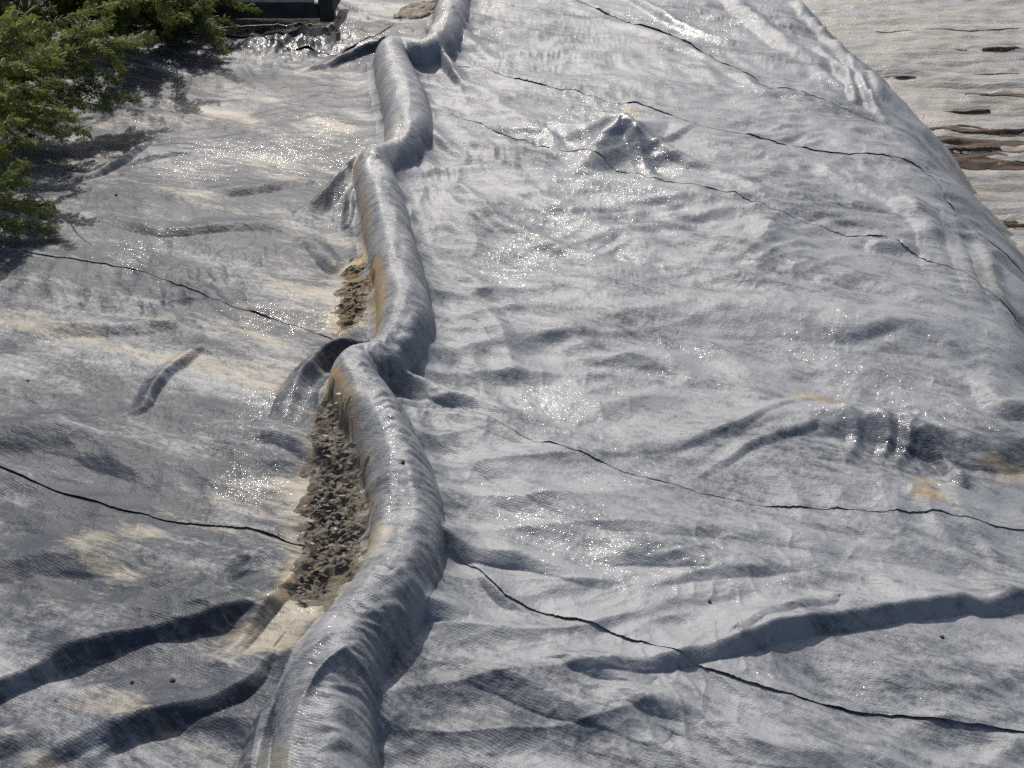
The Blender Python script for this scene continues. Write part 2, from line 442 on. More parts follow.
    def b(px, py, rx, ry): return blob(x + 0.03 * perlin(x * 7, y * 7, 5), y + 0.05 * perlin(x * 5, y * 5, 6), px, py, rx, ry)
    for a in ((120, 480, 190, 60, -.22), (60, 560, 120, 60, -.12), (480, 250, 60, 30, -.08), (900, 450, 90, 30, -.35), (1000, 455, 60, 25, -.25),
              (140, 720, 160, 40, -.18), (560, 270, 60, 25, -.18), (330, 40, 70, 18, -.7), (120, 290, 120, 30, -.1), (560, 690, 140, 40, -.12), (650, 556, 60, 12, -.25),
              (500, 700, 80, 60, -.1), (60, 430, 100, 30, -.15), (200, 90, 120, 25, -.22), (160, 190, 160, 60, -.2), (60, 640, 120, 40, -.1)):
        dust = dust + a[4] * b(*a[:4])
    silt = np.clip(st2 * 0.8 + st3 * .9 - 0.05, 0, 1) * (0.66 * left + 0.14 * (1 - left))
    for a in ((240, 490, 90, 35, .45), (190, 570, 150, 40, .24), (210, 645, 120, 25, .3), (265, 640, 42, 36, .55), (310, 165, 50, 40, .4), (150, 120, 90, 20, .45), (300, 290, 50, 50, .4),
              (230, 350, 90, 40, .25), (300, 600, 22, 45, .4), (520, 385, 110, 35, .22), (700, 300, 150, 10, .28), (860, 320, 120, 10, .2), (330, 125, 45, 12, .5), (420, 55, 25, 10, .3),
              (990, 270, 30, 25, .5), (560, 330, 80, 30, .12), (80, 600, 110, 30, .25), (300, 740, 20, 60, .35), (120, 700, 80, 20, .3), (760, 420, 60, 8, .2)):
        silt = silt + a[4] * b(*a[:4])
    yel = 0 * x
    for a in ((632, 112, 14, 6, .7), (818, 398, 26, 8, .75), (925, 488, 18, 14, .6), (930, 507, 14, 7, .7), (1012, 475, 26, 12, .6), (357, 265, 8, 14, .8), (342, 322, 20, 12, .45),
              (295, 590, 20, 14, .35), (330, 130, 20, 5, .35),
              (675, 183, 14, 3, .4), (800, 385, 30, 5, .3)):
        yel = yel + a[4] * b(*a[:4])
    yw = sstep(2.0, 2.25, y) * (1 - sstep(2.95, 3.1, y)) + .7 * sstep(3.15, 3.35, y) * (1 - sstep(3.8, 4.1, y))
    yel = yel + 0.95 * yw * np.exp(-((rsm + .82) / .34) ** 2) * np.clip(.8 + .6 * perlin(y * 9, x * 9, 77), 0, 1)
    yel = yel + 0.28 * np.exp(-((g1 + 0.005) / 0.03) ** 2)
    silt = silt + 0.40 * np.exp(-(np.clip(-g1, 0, 9) / 0.06) ** 2) * (g1 > -0.9)
    wet = np.clip(perlin(x * 1.3 + 11, y * 1.3, 95) * 1.3 + 0.1 + 0.6 * perlin(s * 3, t * 5, 97), 0, 1) * 0.8
    for a in ((270, 400, 40, 18, .8), (470, 690, 10, 10, .2), (645, 148, 20, 24, 1.1), (560, 125, 40, 10, .5), (870, 440, 50, 25, 1.0), (960, 495, 70, 18, .8), (370, 180, 14, 50, .8), (345, 185, 8, 40, .8),
              (310, 690, 40, 60, .9), (520, 290, 40, 50, .5), (690, 345, 70, 25, .6), (300, 40, 60, 20, 1.), (460, 40, 80, 15, .5), (700, 20, 100, 20, .6), (390, 480, 20, 60, .4), (600, 260, 50, 20, .6), (250, 480, 40, 20, .6), (560, 390, 60, 25, .4)):
        wet = wet + a[4] * b(*a[:4])
    wet = wet + .40 * np.exp(-((rsm + .35) / .45) ** 2)
    # tan mud on the face of the bank
    silt = silt + sstep(0.05, 0.4, sd) * 0.5
    at = np.stack([np.clip(dust, 0, 1), np.clip(silt, 0, 1), np.clip(yel, 0, 1), np.clip(wet, 0, 1)], -1)
    return z, at, rz, g1

# ------------------------------------------------------------------ mesh helpers
def grid_faces(nr, nc):
    i = np.arange(nr * nc).reshape(nr, nc)
    return np.stack([i[:-1, :-1], i[:-1, 1:], i[1:, 1:], i[1:, :-1]], -1).reshape(-1, 4)

def mesh_np(name, V, F, smooth=True, attrs=None):
    me = bpy.data.meshes.new(name)
    V = np.ascontiguousarray(V, np.float32); F = np.ascontiguousarray(F, np.int32)
    k = F.shape[1]
    me.vertices.add(len(V)); me.vertices.foreach_set('co', V.ravel())
    me.loops.add(F.size); me.loops.foreach_set('vertex_index', F.ravel())
    me.polygons.add(len(F))
    me.polygons.foreach_set('loop_start', np.arange(0, F.size, k, dtype=np.int32))
    me.update(calc_edges=True)
    me.polygons.foreach_set('use_smooth', np.full(len(F), smooth))
    for an, (ty, data) in (attrs or {}).items():
        a = me.attributes.new(an, ty, 'POINT')
        a.data.foreach_set('color' if ty == 'FLOAT_COLOR' else ('vector' if ty == 'FLOAT_VECTOR' else 'value'), np.ascontiguousarray(data, np.float32).ravel())
    me.validate()
    return me

def link(name, me, mat, parent=None, label=None, cat=None, group=None, kind=None):
    o = bpy.data.objects.new(name, me)
    COL.objects.link(o)
    if mat is not None: me.materials.append(mat)
    if parent is not None: o.parent = parent
    tag(o, label, cat, group, kind)
    return o
def tag(o, label=None, cat=None, group=None, kind=None):
    for k, v in (('label', label), ('category', cat), ('group', group), ('kind', kind)):
        if v: o[k] = v
def empty(name, loc, label, cat, group=None):
    o = bpy.data.objects.new(name, None)
    COL.objects.link(o); o.location = loc; o.empty_display_size = 0.1
    tag(o, label, cat, group)
    return o

# ------------------------------------------------------------------ materials
class NT:
    def __init__(s, name):
        s.m = bpy.data.materials.new(name); s.m.use_nodes = True
        s.t = s.m.node_tree; s.t.nodes.clear()
        s.out = s.n('ShaderNodeOutputMaterial'); s.b = s.n('ShaderNodeBsdfPrincipled')
        s.l(s.b.outputs[0], s.out.inputs[0])
    def n(s, ty, **kw):
        n = s.t.nodes.new(ty)
        for k, v in kw.items(): setattr(n, k, v)
        return n
    def l(s, a, b): s.t.links.new(a, b)
    def put(s, sock, v):
        if hasattr(v, 'is_output') or isinstance(v, bpy.types.NodeSocket): s.l(v, sock)
        else: sock.default_value = v
    def math(s, op, a, b=None, c=None, clamp=False):
        n = s.n('ShaderNodeMath', operation=op, use_clamp=clamp)
        s.put(n.inputs[0], a)
        if b is not None: s.put(n.inputs[1], b)
        if c is not None: s.put(n.inputs[2], c)
        return n.outputs[0]
    def mix(s, f, a, b):
        n = s.n('ShaderNodeMix', data_type='RGBA')
        s.put(n.inputs[0], f); s.put(n.inputs[6], a); s.put(n.inputs[7], b)
        return n.outputs[2]
    def mixf(s, f, a, b):
        n = s.n('ShaderNodeMix', data_type='FLOAT')
        s.put(n.inputs[0], f); s.put(n.inputs[2], a); s.put(n.inputs[3], b)
        return n.outputs[0]
    def noise(s, vec, scale, detail=3, rough=0.5, dist=0.0):
        n = s.n('ShaderNodeTexNoise')
        if vec is not None: s.l(vec, n.inputs['Vector'])
        n.inputs['Scale'].default_value = scale; n.inputs['Detail'].default_value = detail
        n.inputs['Roughness'].default_value = rough; n.inputs['Distortion'].default_value = dist
        return n.outputs['Fac']
    def ramp(s, f, lo, hi):
        n = s.n('ShaderNodeMapRange', interpolation_type='SMOOTHSTEP')
        s.put(n.inputs[0], f); n.inputs[1].default_value = lo; n.inputs[2].default_value = hi
        return n.outputs[0]
    def bump(s, h, strength, dist, normal=None):
        n = s.n('ShaderNodeBump')
        n.inputs['Strength'].default_value = strength; n.inputs['Distance'].default_value = dist
        s.l(h, n.inputs['Height'])
        if normal is not None: s.l(normal, n.inputs['Normal'])
        return n.outputs[0]
    def scaled(s, vec, sc):
        n = s.n('ShaderNodeMapping'); s.l(vec, n.inputs[0]); n.inputs['Scale'].default_value = sc
        return n.outputs[0]
def rgb(r, g, b): return (r, g, b, 1.0)

def sheet_material():
    k = NT('woven_sheet')
    a = k.n('ShaderNodeAttribute', attribute_name='cover')
    sep = k.n('ShaderNodeSeparateColor'); k.l(a.outputs['Color'], sep.inputs[0])
    dust, silt, yel, wet = sep.outputs[0], sep.outputs[1], sep.outputs[2], a.outputs['Alpha']
    uv = k.n('ShaderNodeAttribute', attribute_name='sheet_uv').outputs['Vector']
    tc = k.n('ShaderNodeTexCoord').outputs['Object']
    sp = k.n('ShaderNodeSeparateXYZ'); k.l(uv, sp.inputs[0])
    S, T = sp.outputs[0], sp.outputs[1]
    # weave: flat tapes in both directions, rows the stronger
    jit = k.math('MULTIPLY', k.noise(uv, 7, 3), 0.045)
    rows = k.math('SINE', k.math('MULTIPLY', k.math('ADD', T, jit), 2 * math.pi / 0.0058))
    cols = k.math('SINE', k.math('MULTIPLY', k.math('ADD', S, k.math('MULTIPLY', T, 0.7)), 2 * math.pi / 0.0083))
    wv = k.math('ADD', rows, k.math('MULTIPLY', k.math('MULTIPLY', cols, rows), 0.8))
    n1 = k.noise(k.scaled(uv, (1, 2.2, 1)), 14, 5, 0.6)
    n2 = k.noise(uv, 70, 4, 0.65)
    n3 = k.noise(k.scaled(uv, (1, 4, 1)), 5, 5, 0.6, 0.6)
    n4 = k.noise(k.scaled(uv, (1, 5, 1)), 11, 4, 0.6, 1.2)
    # dust breaks up along the weave
    d = k.math('ADD', dust, k.math('MULTIPLY', k.math('SUBTRACT', n1, 0.5), 0.75))
    d = k.math('ADD', d, k.math('MULTIPLY', k.math('SUBTRACT', n3, 0.5), 0.7))
    d = k.math('ADD', d, k.math('MULTIPLY', k.math('SUBTRACT', n2, 0.5), 0.85))
    d = k.math('ADD', d, k.math('MULTIPLY', k.math('SUBTRACT', n4, 0.5), 0.65))
    d = k.math('ADD', d, k.math('MULTIPLY', wv, -0.05))
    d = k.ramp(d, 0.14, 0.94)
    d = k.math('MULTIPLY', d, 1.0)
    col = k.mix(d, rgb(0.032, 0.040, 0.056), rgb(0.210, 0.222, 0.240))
    sl = k.math('ADD', silt, k.math('MULTIPLY', k.math('SUBTRACT', n3, 0.5), 0.9))
    sl = k.math('ADD', sl, k.math('MULTIPLY', k.math('SUBTRACT', n2, 0.5), 0.4))
    sl = k.math('ADD', sl, k.math('MULTIPLY', k.math('SUBTRACT', n4, 0.5), 1.0))
    sl = k.math('MULTIPLY', k.ramp(sl, 0.25, 0.90), k.math('MINIMUM', k.math('MULTIPLY', silt, 6.0), 1.0))
    col = k.mix(k.math('MULTIPLY', sl, .8), col, rgb(0.27, 0.238, 0.178))
    yl = k.math('ADD', yel, k.math('MULTIPLY', k.math('SUBTRACT', n1, 0.5), 0.8))
    yl = k.math('MULTIPLY', k.ramp(yl, 0.15, 0.95), k.math('MINIMUM', k.math('MULTIPLY', yel, 6.0), 1.0))
    col = k.mix(yl, col, rgb(0.30, 0.22, 0.12))
    k.l(col, k.b.inputs['Base Color'])
    cov = k.math('MAXIMUM', d, sl)
    gls = k.ramp(k.math('ADD', wet, k.math('MULTIPLY', k.math('SUBTRACT', n1, .5), .5)), .78, 1.15)
    k.l(k.mixf(gls, k.mixf(cov, 0.50, 0.54), .27), k.b.inputs['Roughness'])
    k.l(k.mixf(cov, 0.22, 0.50), k.b.inputs['Specular IOR Level'])
    b1 = k.bump(k.math('MULTIPLY', wv, k.ramp(k.noise(uv, 3.5, 3), .3, .7)), 0.40, 0.00042)
    b2 = k.bump(n2, 0.5, 0.005, b1)
    b3 = k.bump(n1, 0.35, 0.010, b2)
    k.l(b3, k.b.inputs['Normal'])
    # wet film that glints on the tapes
    g = k.bump(k.noise(k.scaled(uv, (1, 1.5, 1)), 62, 1.5, .5), 1.0, 0.0072, b1)
    k.l(g, k.b.inputs['Coat Normal'])
    k.b.inputs['Coat Roughness'].default_value = 0.085
    gw = k.math('MULTIPLY', k.ramp(k.math('ADD', wet, k.math('MULTIPLY', k.math('SUBTRACT', k.noise(uv, 26, 4, .65), 0.52), 2.2)), 0.36, 0.90), 0.36)
    k.l(gw, k.b.inputs['Coat Weight'])
    return k.m

def simple_mat(name, c1, c2, scale, rough=0.7, bump=0.4, dist=0.01, detail=5, spec=0.4):
    k = NT(name)
    tc = k.n('ShaderNodeTexCoord').outputs['Object']
    f = k.noise(tc, scale, detail, 0.6)
    k.l(k.mix(k.ramp(f, 0.3, 0.7), rgb(*c1), rgb(*c2)), k.b.inputs['Base Color'])
    k.b.inputs['Roughness'].default_value = rough
    k.b.inputs['Specular IOR Level'].default_value = spec
    k.l(k.bump(k.noise(tc, scale * 3, detail, 0.65), bump, dist), k.b.inputs['Normal'])
    return k.m

M_SHEET = sheet_material()
M_EARTH = simple_mat('bare_earth', (0.10, 0.075, 0.05), (0.20, 0.16, 0.11), 3, 0.9, 0.6, 0.03)
M_MUD = None
def mud_material(name, c1, c2, c3, wetness):
    k = NT(name)
    tc = k.n('ShaderNodeTexCoord').outputs['Object']
    f1 = k.noise(tc, 26, 5, 0.65); f2 = k.noise(k.scaled(tc, (1, 1.8, 1)), 90, 4, 0.7)
    c = k.mix(k.ramp(f1, 0.35, 0.65), rgb(*c1), rgb(*c2))
    c = k.mix(k.ramp(f2, 0.60, 0.75), c, rgb(*c3))
    k.l(c, k.b.inputs['Base Color'])
    k.l(k.mixf(k.ramp(f1, .4, .6), 0.35 + .3 * (1 - wetness), 0.85), k.b.inputs['Roughness'])
    k.l(k.bump(f2, 0.7, 0.006), k.b.inputs['Normal'])
    return k.m
M_MUD = mud_material('silty_mud', (0.045, 0.038, 0.028), (0.12, 0.10, 0.072), (0.22, 0.165, 0.095), 0.9)
M_BROWN = mud_material('wet_brown_mud_and_crack', (0.040, 0.025, 0.015), (0.080, 0.052, 0.032), (0.13, 0.09, 0.055), -0.3)
M_CLOD = simple_mat('dark_clod', (0.02, 0.017, 0.014), (0.05, 0.04, 0.03), 60, 0.8)
M_DRYLEAF = simple_mat('dry_leaf', (0.35, 0.16, 0.03), (0.45, 0.28, 0.06), 80, 0.6)

# ------------------------------------------------------------------ ground
def ground_z(x, y):
    d, sd = bank_drop(x, y)
    return d
gx = np.concatenate([[-300, -120, -50, -25, -14], np.linspace(-9, 9, 73), [14, 25, 50, 120, 300]])
gy = np.concatenate([[-300, -120, -50, -20], np.linspace(-5, 14, 77), [20, 40, 90, 180, 300]])
GX, GY = np.meshgrid(gx, gy)
gz, gsd = bank_drop(GX, GY)
gz = gz - 0.075 + 0.015 * perlin(GX * 1.3, GY * 1.3, 5)
link('ground', mesh_np('ground', np.stack([GX, GY, gz], -1).reshape(-1, 3), grid_faces(*GX.shape)), M_EARTH, kind='structure',
     label='bare brown earth under and around the sheets', cat='ground')

# ------------------------------------------------------------------ the woven sheet, sewn from panels
# seams: (x px, y px, lift of the upper edge in mm)
SEAMS = [
    [(-30, 455, 5), (0, 465, 8), (30, 478, 9), (60, 489, 8), (110, 505, 7), (170, 518, 6), (230, 524, 7), (265, 530, 9), (300, 543, 5), (380, 548, 0), (455, 555, 0), (475, 575, 8), (505, 602, 7), (540, 616, 6), (560, 621, 9), (600, 632, 9), (630, 646, 9), (655, 655, 2), (690, 668, 4), (705, 673, 9), (760, 689, 10), (785, 695, 5), (815, 700, 6), (850, 708, 12), (875, 710, 5), (900, 713, 7), (930, 720, 12), (970, 728, 11), (1020, 738, 9), (1060, 748, 4)],
    [(-30, 238, 3), (0, 245, 6), (30, 258, 7), (60, 262, 7), (100, 266, 6), (130, 270, 6), (170, 282, 7), (200, 294, 7), (215, 300, 4), (230, 305, 9), (262, 315, 9), (300, 325, 7), (330, 336, 5), (400, 375, 0), (480, 420, 1), (535, 446, 2), (550, 447, 6), (575, 455, 6), (600, 462, 7), (620, 470, 2), (660, 479, 4), (700, 488, 2), (765, 502, 3), (780, 504, 7), (850, 511, 6), (865, 513, 3), (880, 515, 7), (940, 514, 6), (955, 518, 8), (1024, 528, 5), (1060, 532, 3)],
    [(-30, 140, 0), (100, 150, 0), (250, 140, 0), (370, 120, 0), (430, 112, 0), (495, 134, 7), (555, 151, 7), (570, 154, 3), (596, 160, 8), (635, 172, 8), (650, 178, 3), (676, 185, 8), (700, 191, 7), (715, 194, 8), (730, 199, 8), (770, 214, 2), (800, 222, 2), (848, 235, 4), (866, 236, 9), (884, 236, 8), (900, 246, 10), (940, 264, 8), (960, 268, 4), (985, 284, 9), (1024, 305, 8)],
    [(-30, 85, 0), (250, 92, 0), (370, 85, 0), (430, 70, 0), (466, 65, 4), (505, 80, 9), (560, 92, 11), (575, 92, 5), (600, 100, 9), (615, 104, 5), (636, 104, 10), (662, 113, 9), (700, 126, 4), (740, 134, 10), (800, 145, 9), (830, 151, 9), (870, 153, 9), (915, 160, 9), (935, 172, 11), (960, 192, 10), (985, 222, 5)],
    [(-30, 30, 4), (200, 33, 6), (260, 38, 12), (300, 50, 14), (340, 55, 12), (372, 40, 12), (400, 24, 0), (440, 14, 0), (475, -14, 0), (520, -10, 0), (562, -6, 0), (582, 4, 10), (600, 12, 14), (640, 27, 14), (690, 47, 10), (730, 66, 6), (770, 85, 5), (830, 102, 2), (880, 118, 0)],
]
def plan_polar(P):
    return np.arctan2(P[:, 0], P[:, 1]), np.hypot(P[:, 0], P[:, 1])
half = math.radians(29.5)
th = np.concatenate([np.linspace(-math.radians(64), -half, 91)[:-1], np.linspace(-half, half, 870), np.linspace(half, math.radians(64), 91)[1:]])
NC = len(th)
def seam_curve(pts):
    a = np.array(pts, float)
    P = unproj(a[:, 0], a[:, 1])[:, :2]
    t_, r_ = plan_polar(P)
    o = np.argsort(t_); t_, r_, lf = t_[o], r_[o], a[o, 2]
    r = np.interp(th, t_, r_); lift = np.interp(th, t_, lf) * 0.001
    for mask, p, dr in ((th < t_[0], P[o[0]], np.array([1, -0.10])), (th > t_[-1], P[o[-1]], np.array([1, -0.35]))):
        rr = (p[0] * dr[1] - p[1] * dr[0]) / (np.sin(th) * dr[1] - np.cos(th) * dr[0])
        r = np.where(mask, rr, r)
    # the seams waver
    r = r * (1 + 0.0018 * perlin(th * 60, th * 0 + len(pts), 8) + 0.0011 * perlin(th * 230, th * 0 + len(pts), 9))
    return r, lift
curves = [(np.full(NC, 0.45), np.zeros(NC))]
for s_ in SEAMS: curves.append(seam_curve(s_))
for i in range(1, len(curves)):
    curves[i] = (np.maximum(curves[i][0], curves[i - 1][0] + 0.12), curves[i][1])
curves.append((np.maximum(np.full(NC, 9.2), curves[-1][0] + .5), np.zeros(NC)))
def r_to_q(r):      # photo row of a plan distance straight ahead
    return 384 + FPX * np.tan(np.arctan2(CAM_H, r) - PITCH)
def q_to_r(q):
    return CAM_H / np.tan(np.arctan((q - 384) / FPX) + PITCH)
sheet = empty('ground_cover_sheet', (0, 0, 0), 'big grey dust-coated woven sheet draped over the rolls and the bank', 'sheet')
PANEL_LABELS = ['nearest strip of the sheet with the long slack fold', 'strip with the muddy gutter beside the roll', 'wide middle strip with the dark fold',
                'strip with the small tent-like peak', 'far strip by the bank crest', 'farthest strip beside the timber']
OVER = 0.045
def seam_dots(i, tt):
    if i == 1: d = np.clip(.75 + .45 * perlin(tt * 30, tt * 0, 14), 0.0, 1)
    else: d = 0.30 + 0.70 * sstep(-0.25, 0.25, perlin(tt * (40 if i == 2 else 55), tt * 0 + i * 3.1, 12) + .3 * perlin(tt * 15, tt * 0 + i, 14))
    return d * (0.9, 0.66, 0.45, 0.42, 0.48, .7)[i]
for i in range(len(curves) - 1):
    r0, lf = curves[i]; r1 = curves[i + 1][0]
    last = i == len(curves) - 2
    r1 = r1 + (0 if last else OVER)
    q0, q1 = r_to_q(r0), r_to_q(r1)
    if i == 0:
        n = int(np.ceil((np.minimum(q0, 860) - q1).mean() / 1.3)); 
        q0v = np.minimum(q0, 860)
        w = np.linspace(0, 1, n + 1)[:, None]
        Q = q0v[None] * (1 - w) + q1[None] * w
        Rr = q_to_r(Q)
        near = np.linspace(0.45, 1, 25)[:-1, None]
        extra_r = r0[None] + (Rr[:1] - r0[None]) * np.linspace(0, 1, 25)[:-1, None]
        Rr = np.concatenate([extra_r, Rr])
    else:
        n = max(12, int(np.ceil((q0 - q1)[90:-90].mean() / 1.3)))
        # a few extra rows close to the lifted edge
        w = np.linspace(0, 1, n + 1)
        Q = q0[None] * (1 - w[:, None]) + q1[None] * w[:, None]
        Rr = q_to_r(Q)
    X = Rr * np.sin(th)[None]; Y = Rr * np.cos(th)[None]
    shp = X.shape
    x, y = X.ravel().copy(), Y.ravel().copy()
    x, y = remap(x, y)
    z, at, rz, g1 = surf(x, y)
    dist0 = (Rr - r0[None]).ravel()
    tt = np.broadcast_to(th[None], shp).ravel()
    if i > 0:
        lift = np.broadcast_to(lf[None], shp).ravel() * 1.25
        dots = seam_dots(i, tt)
        z = z + (lift * dots * (1 - sstep(0.03, 0.10, rz)) + 0.0004) * np.exp(-(dist0 / 0.05) ** 2)
    if not last:
        # the far edge slips under the next strip
        over = np.clip(1 - (r1[None] - Rr) / (OVER * 1.3), 0, 1).ravel()
        z = z - (0.0004 + 0.0014 * seam_dots(i + 1, tt)) * over
    s, t = st_coords(x, y)
    uvz = np.stack([s, t, z], -1)
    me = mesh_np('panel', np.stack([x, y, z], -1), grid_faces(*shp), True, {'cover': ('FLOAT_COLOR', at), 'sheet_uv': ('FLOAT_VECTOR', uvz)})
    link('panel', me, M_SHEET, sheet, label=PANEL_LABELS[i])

# ------------------------------------------------------------------ lower sheet beyond the bank
def low_material():
    k = NT('silt_covered_plastic')
    tc = k.n('ShaderNodeTexCoord').outputs['Object']
    a = k.noise(k.scaled(tc, (0.5, 2.4, 1)), 3.2, 6, 0.6, 0.5); b = k.noise(k.scaled(tc, (0.7, 3, 1)), 14, 5, 0.65)
    c = k.mix(k.ramp(a, 0.36, 0.62), rgb(0.32, 0.295, 0.25), rgb(0.26, 0.255, 0.245))
    c = k.mix(k.ramp(b, 0.60, 0.80), c, rgb(0.20, 0.165, 0.11))
    k.l(c, k.b.inputs['Base Color'])
    k.l(k.mixf(k.ramp(b, .4, .6), 0.20, 0.42), k.b.inputs['Roughness'])
    fine = k.noise(k.scaled(tc, (1, 2.2, 1)), 40, 4, .65)
    k.l(k.ramp(k.noise(k.scaled(tc, (.4, 3, 1)), 4.5, 4, .6), .52, .68), k.b.inputs['Coat Weight']); k.b.inputs['Coat Roughness'].default_value = .14
    k.l(k.bump(fine, .5, .006, k.bump(b, 0.6, 0.02)), k.b.inputs['Normal'])
    return k.m
M_LOW = low_material()
LX, LY = np.meshgrid(np.linspace(1.4, 9.5, 420), np.linspace(2.0, 16.0, 560))
def low_z(x, y):
    a = 0.10 * perlin(x * 1.1, y * 0.9, 101)
    r = ridged(x * 1.0 + y * .5, (y + a) * 2.6, 2, 103) - 0.9
    r2 = ridged(x * 3.0 - y, (y + a) * 6, 2, 105) - 0.9
    r3 = np.clip(ridged(x * 0.4 + 7, (y + a * .8) * 6.5, 1, 111) - .72, 0, 1) * sstep(.1, -.2, perlin(x * .5, y * .7, 113))
    return LOW_Z + 0.09 * r3 + 0.02 * perlin(x * .7, y * .9, 107) + 0.020 * r + 0.009 * r2 + 0.003 * fbm(x * 6, y * 14, 2, 109)
link('plastic_sheet', mesh_np('plastic_sheet', np.stack([LX, LY, low_z(LX, LY)], -1).reshape(-1, 3), grid_faces(*LX.shape)), M_LOW,
     label='pale beige silt-smeared sheet on the lower ground beyond the bank', cat='sheet')

def patch_mesh(name, cx, cy, rx, ry, zf, thick, res, seed, thr, aniso=(1, 1), rough=0.4, noise_f=6.0, slant=0.0):
    """irregular flat-lying lens of mud or thin dark crack strip: faces kept where a noisy lens is above threshold"""
    n_x = max(6, int(2 * rx / res)); n_y = max(6, int(2 * ry / res))
    x, y = np.meshgrid(np.linspace(-rx, rx, n_x), np.linspace(-ry, ry, n_y))
    lens = 1 - (x / rx) ** 2 - (y / ry) ** 2
    f = lens * 1.0 + rough * fbm(x * noise_f * aniso[0], y * noise_f * aniso[1], 3, seed) - thr
    X = cx + x; Y = cy + y + slant * x
    z = zf(X, Y) + np.where(f > 0, thick * (1 - np.exp(-np.clip(f, 0, 2) * 4)), -0.01) + np.where(f > 0, 0.35 * thick * fbm(x * 30, y * 45, 2, seed + 3), 0)
    F = grid_faces(*x.shape)
    keep = (f.ravel()[F] > 0).any(1)
    F = F[keep]
    u, inv = np.unique(F, return_inverse=True)
    V = np.stack([X, Y, z], -1).reshape(-1, 3)[u]
    return mesh_np(name, V, inv.reshape(F.shape))
for (px, py, rx, ry, nm, lab, thr, an, rg, sl) in (
        (985, 149, .42, .34, 'mud_or_crack_patch', 'cluster of dark brown mud streaks on the pale lower sheet', .52, (.5, 2.6), 1.3, -.12),
        (1012, 97, .34, .055, 'mud_or_crack_patch', 'narrow black wet mud streak near the right edge of the lower sheet', .1, (1, 1), .15, -.05),
        (1012, 227, .16, .07, 'mud_or_crack_patch', 'brown mud lens at the foot of the bank by the right edge', .1, (1, 2), .3, -.25),
        (900, 78, .16, .035, 'mud_or_crack_patch', 'short dark mud dash right beside the bank crest', .15, (1, 2), .4, 0),
        (948, 30, .55, .012, 'mud_or_crack_patch', 'thin dark strip drawn as a black crack crossing the top of the lower sheet', .2, (.6, 1), .9, .04),  # dark strip stands in for the black of an open crack
        (985, 73, .3, .014, 'mud_or_crack_patch', 'thin dark strip drawn as a black crack between the black streak and the top', .3, (.6, 1), .9, .05),  # another dark gap drawn as a thin coloured patch
        (962, 112, .22, .03, 'mud_or_crack_patch', 'faint ragged mud streak just below the narrow black one', .4, (.6, 2), 1.1, -.04),
        (1000, 166, .2, .05, 'mud_or_crack_patch', 'small brown mud smear below the mud streak cluster', .45, (.7, 2), 1.1, -.1),
        (990, 52, .4, .03, 'mud_or_crack_patch', 'broken dark mud streak high on the lower sheet', .6, (.5, 2), 1.2, .03),
        (985, 133, .5, .05, 'mud_or_crack_patch', 'thin ragged brown mud line just above the mud streak cluster', .45, (.6, 3), 1.2, .0)):
    c = unproj(px, py, LOW_Z)
    link(nm, patch_mesh(nm, c[0], c[1], rx, ry, low_z, .005, .008, 200 + int(px) + int(py), thr, an, rg, 5.0, sl), M_BROWN, label=lab, cat='mud')

# ------------------------------------------------------------------ mud held in the gutter beside the roll
def surf_z(x, y):
    shp = np.shape(x)
    z = surf(np.ravel(np.asarray(x, float)).copy(), np.ravel(np.asarray(y, float)).copy())[0]
    return z.reshape(shp)
def gutter_mud(name, poly, thick, res, label, seed, mat=None):
    x0, y0 = poly.min(0) - .03; x1, y1 = poly.max(0) + .03
    x, y = np.meshgrid(np.arange(x0, x1, res), np.arange(y0, y1, res))
    sdv = poly_signed(poly, x, y) + 0.034 * fbm(x * 16, y * 16, 3, seed)
    f = sstep(0, 0.06, sdv)
    base = surf_z(x, y)
    ys = y + 0.02 * perlin(x * 12, y * 12, seed + 1)
    cr = ridged(x * 30, ys * 62, 3, seed + 2, .6) - 1.1
    lump = fbm(x * 9, y * 13, 3, seed + 4)
    hol = np.clip(perlin(x * 34, ys * 70, seed + 6), 0, 1)
    z = base + f * (thick + 0.008 * lump + 0.007 * cr - 0.015 * hol + 0.004 * perlin(x * 60, ys * 110, seed + 8)) - 0.006 * (sdv < 0.0)
    F = grid_faces(*x.shape)
    F = F[(sdv.ravel()[F] > -0.004).any(1)]
    u, inv = np.unique(F, return_inverse=True)
    V = np.stack([x, y, z], -1).reshape(-1, 3)[u]
    return link(name, mesh_np(name, V, inv.reshape(F.shape)), mat or M_MUD, label=label, cat='mud', kind='stuff')
gutter_mud('mud', MUD_POLY, 0.014, 0.003, 'long crumbly dark grey mud deposit left of the near roll', 300)
gutter_mud('mud', MUD2_POLY, 0.018, 0.003, 'small brown crumbly mud pocket left of the second roll', 320, mud_material('ochre_mud', (0.05, 0.034, 0.018), (0.17, 0.12, 0.06), (0.30, 0.21, 0.10), 0.8))
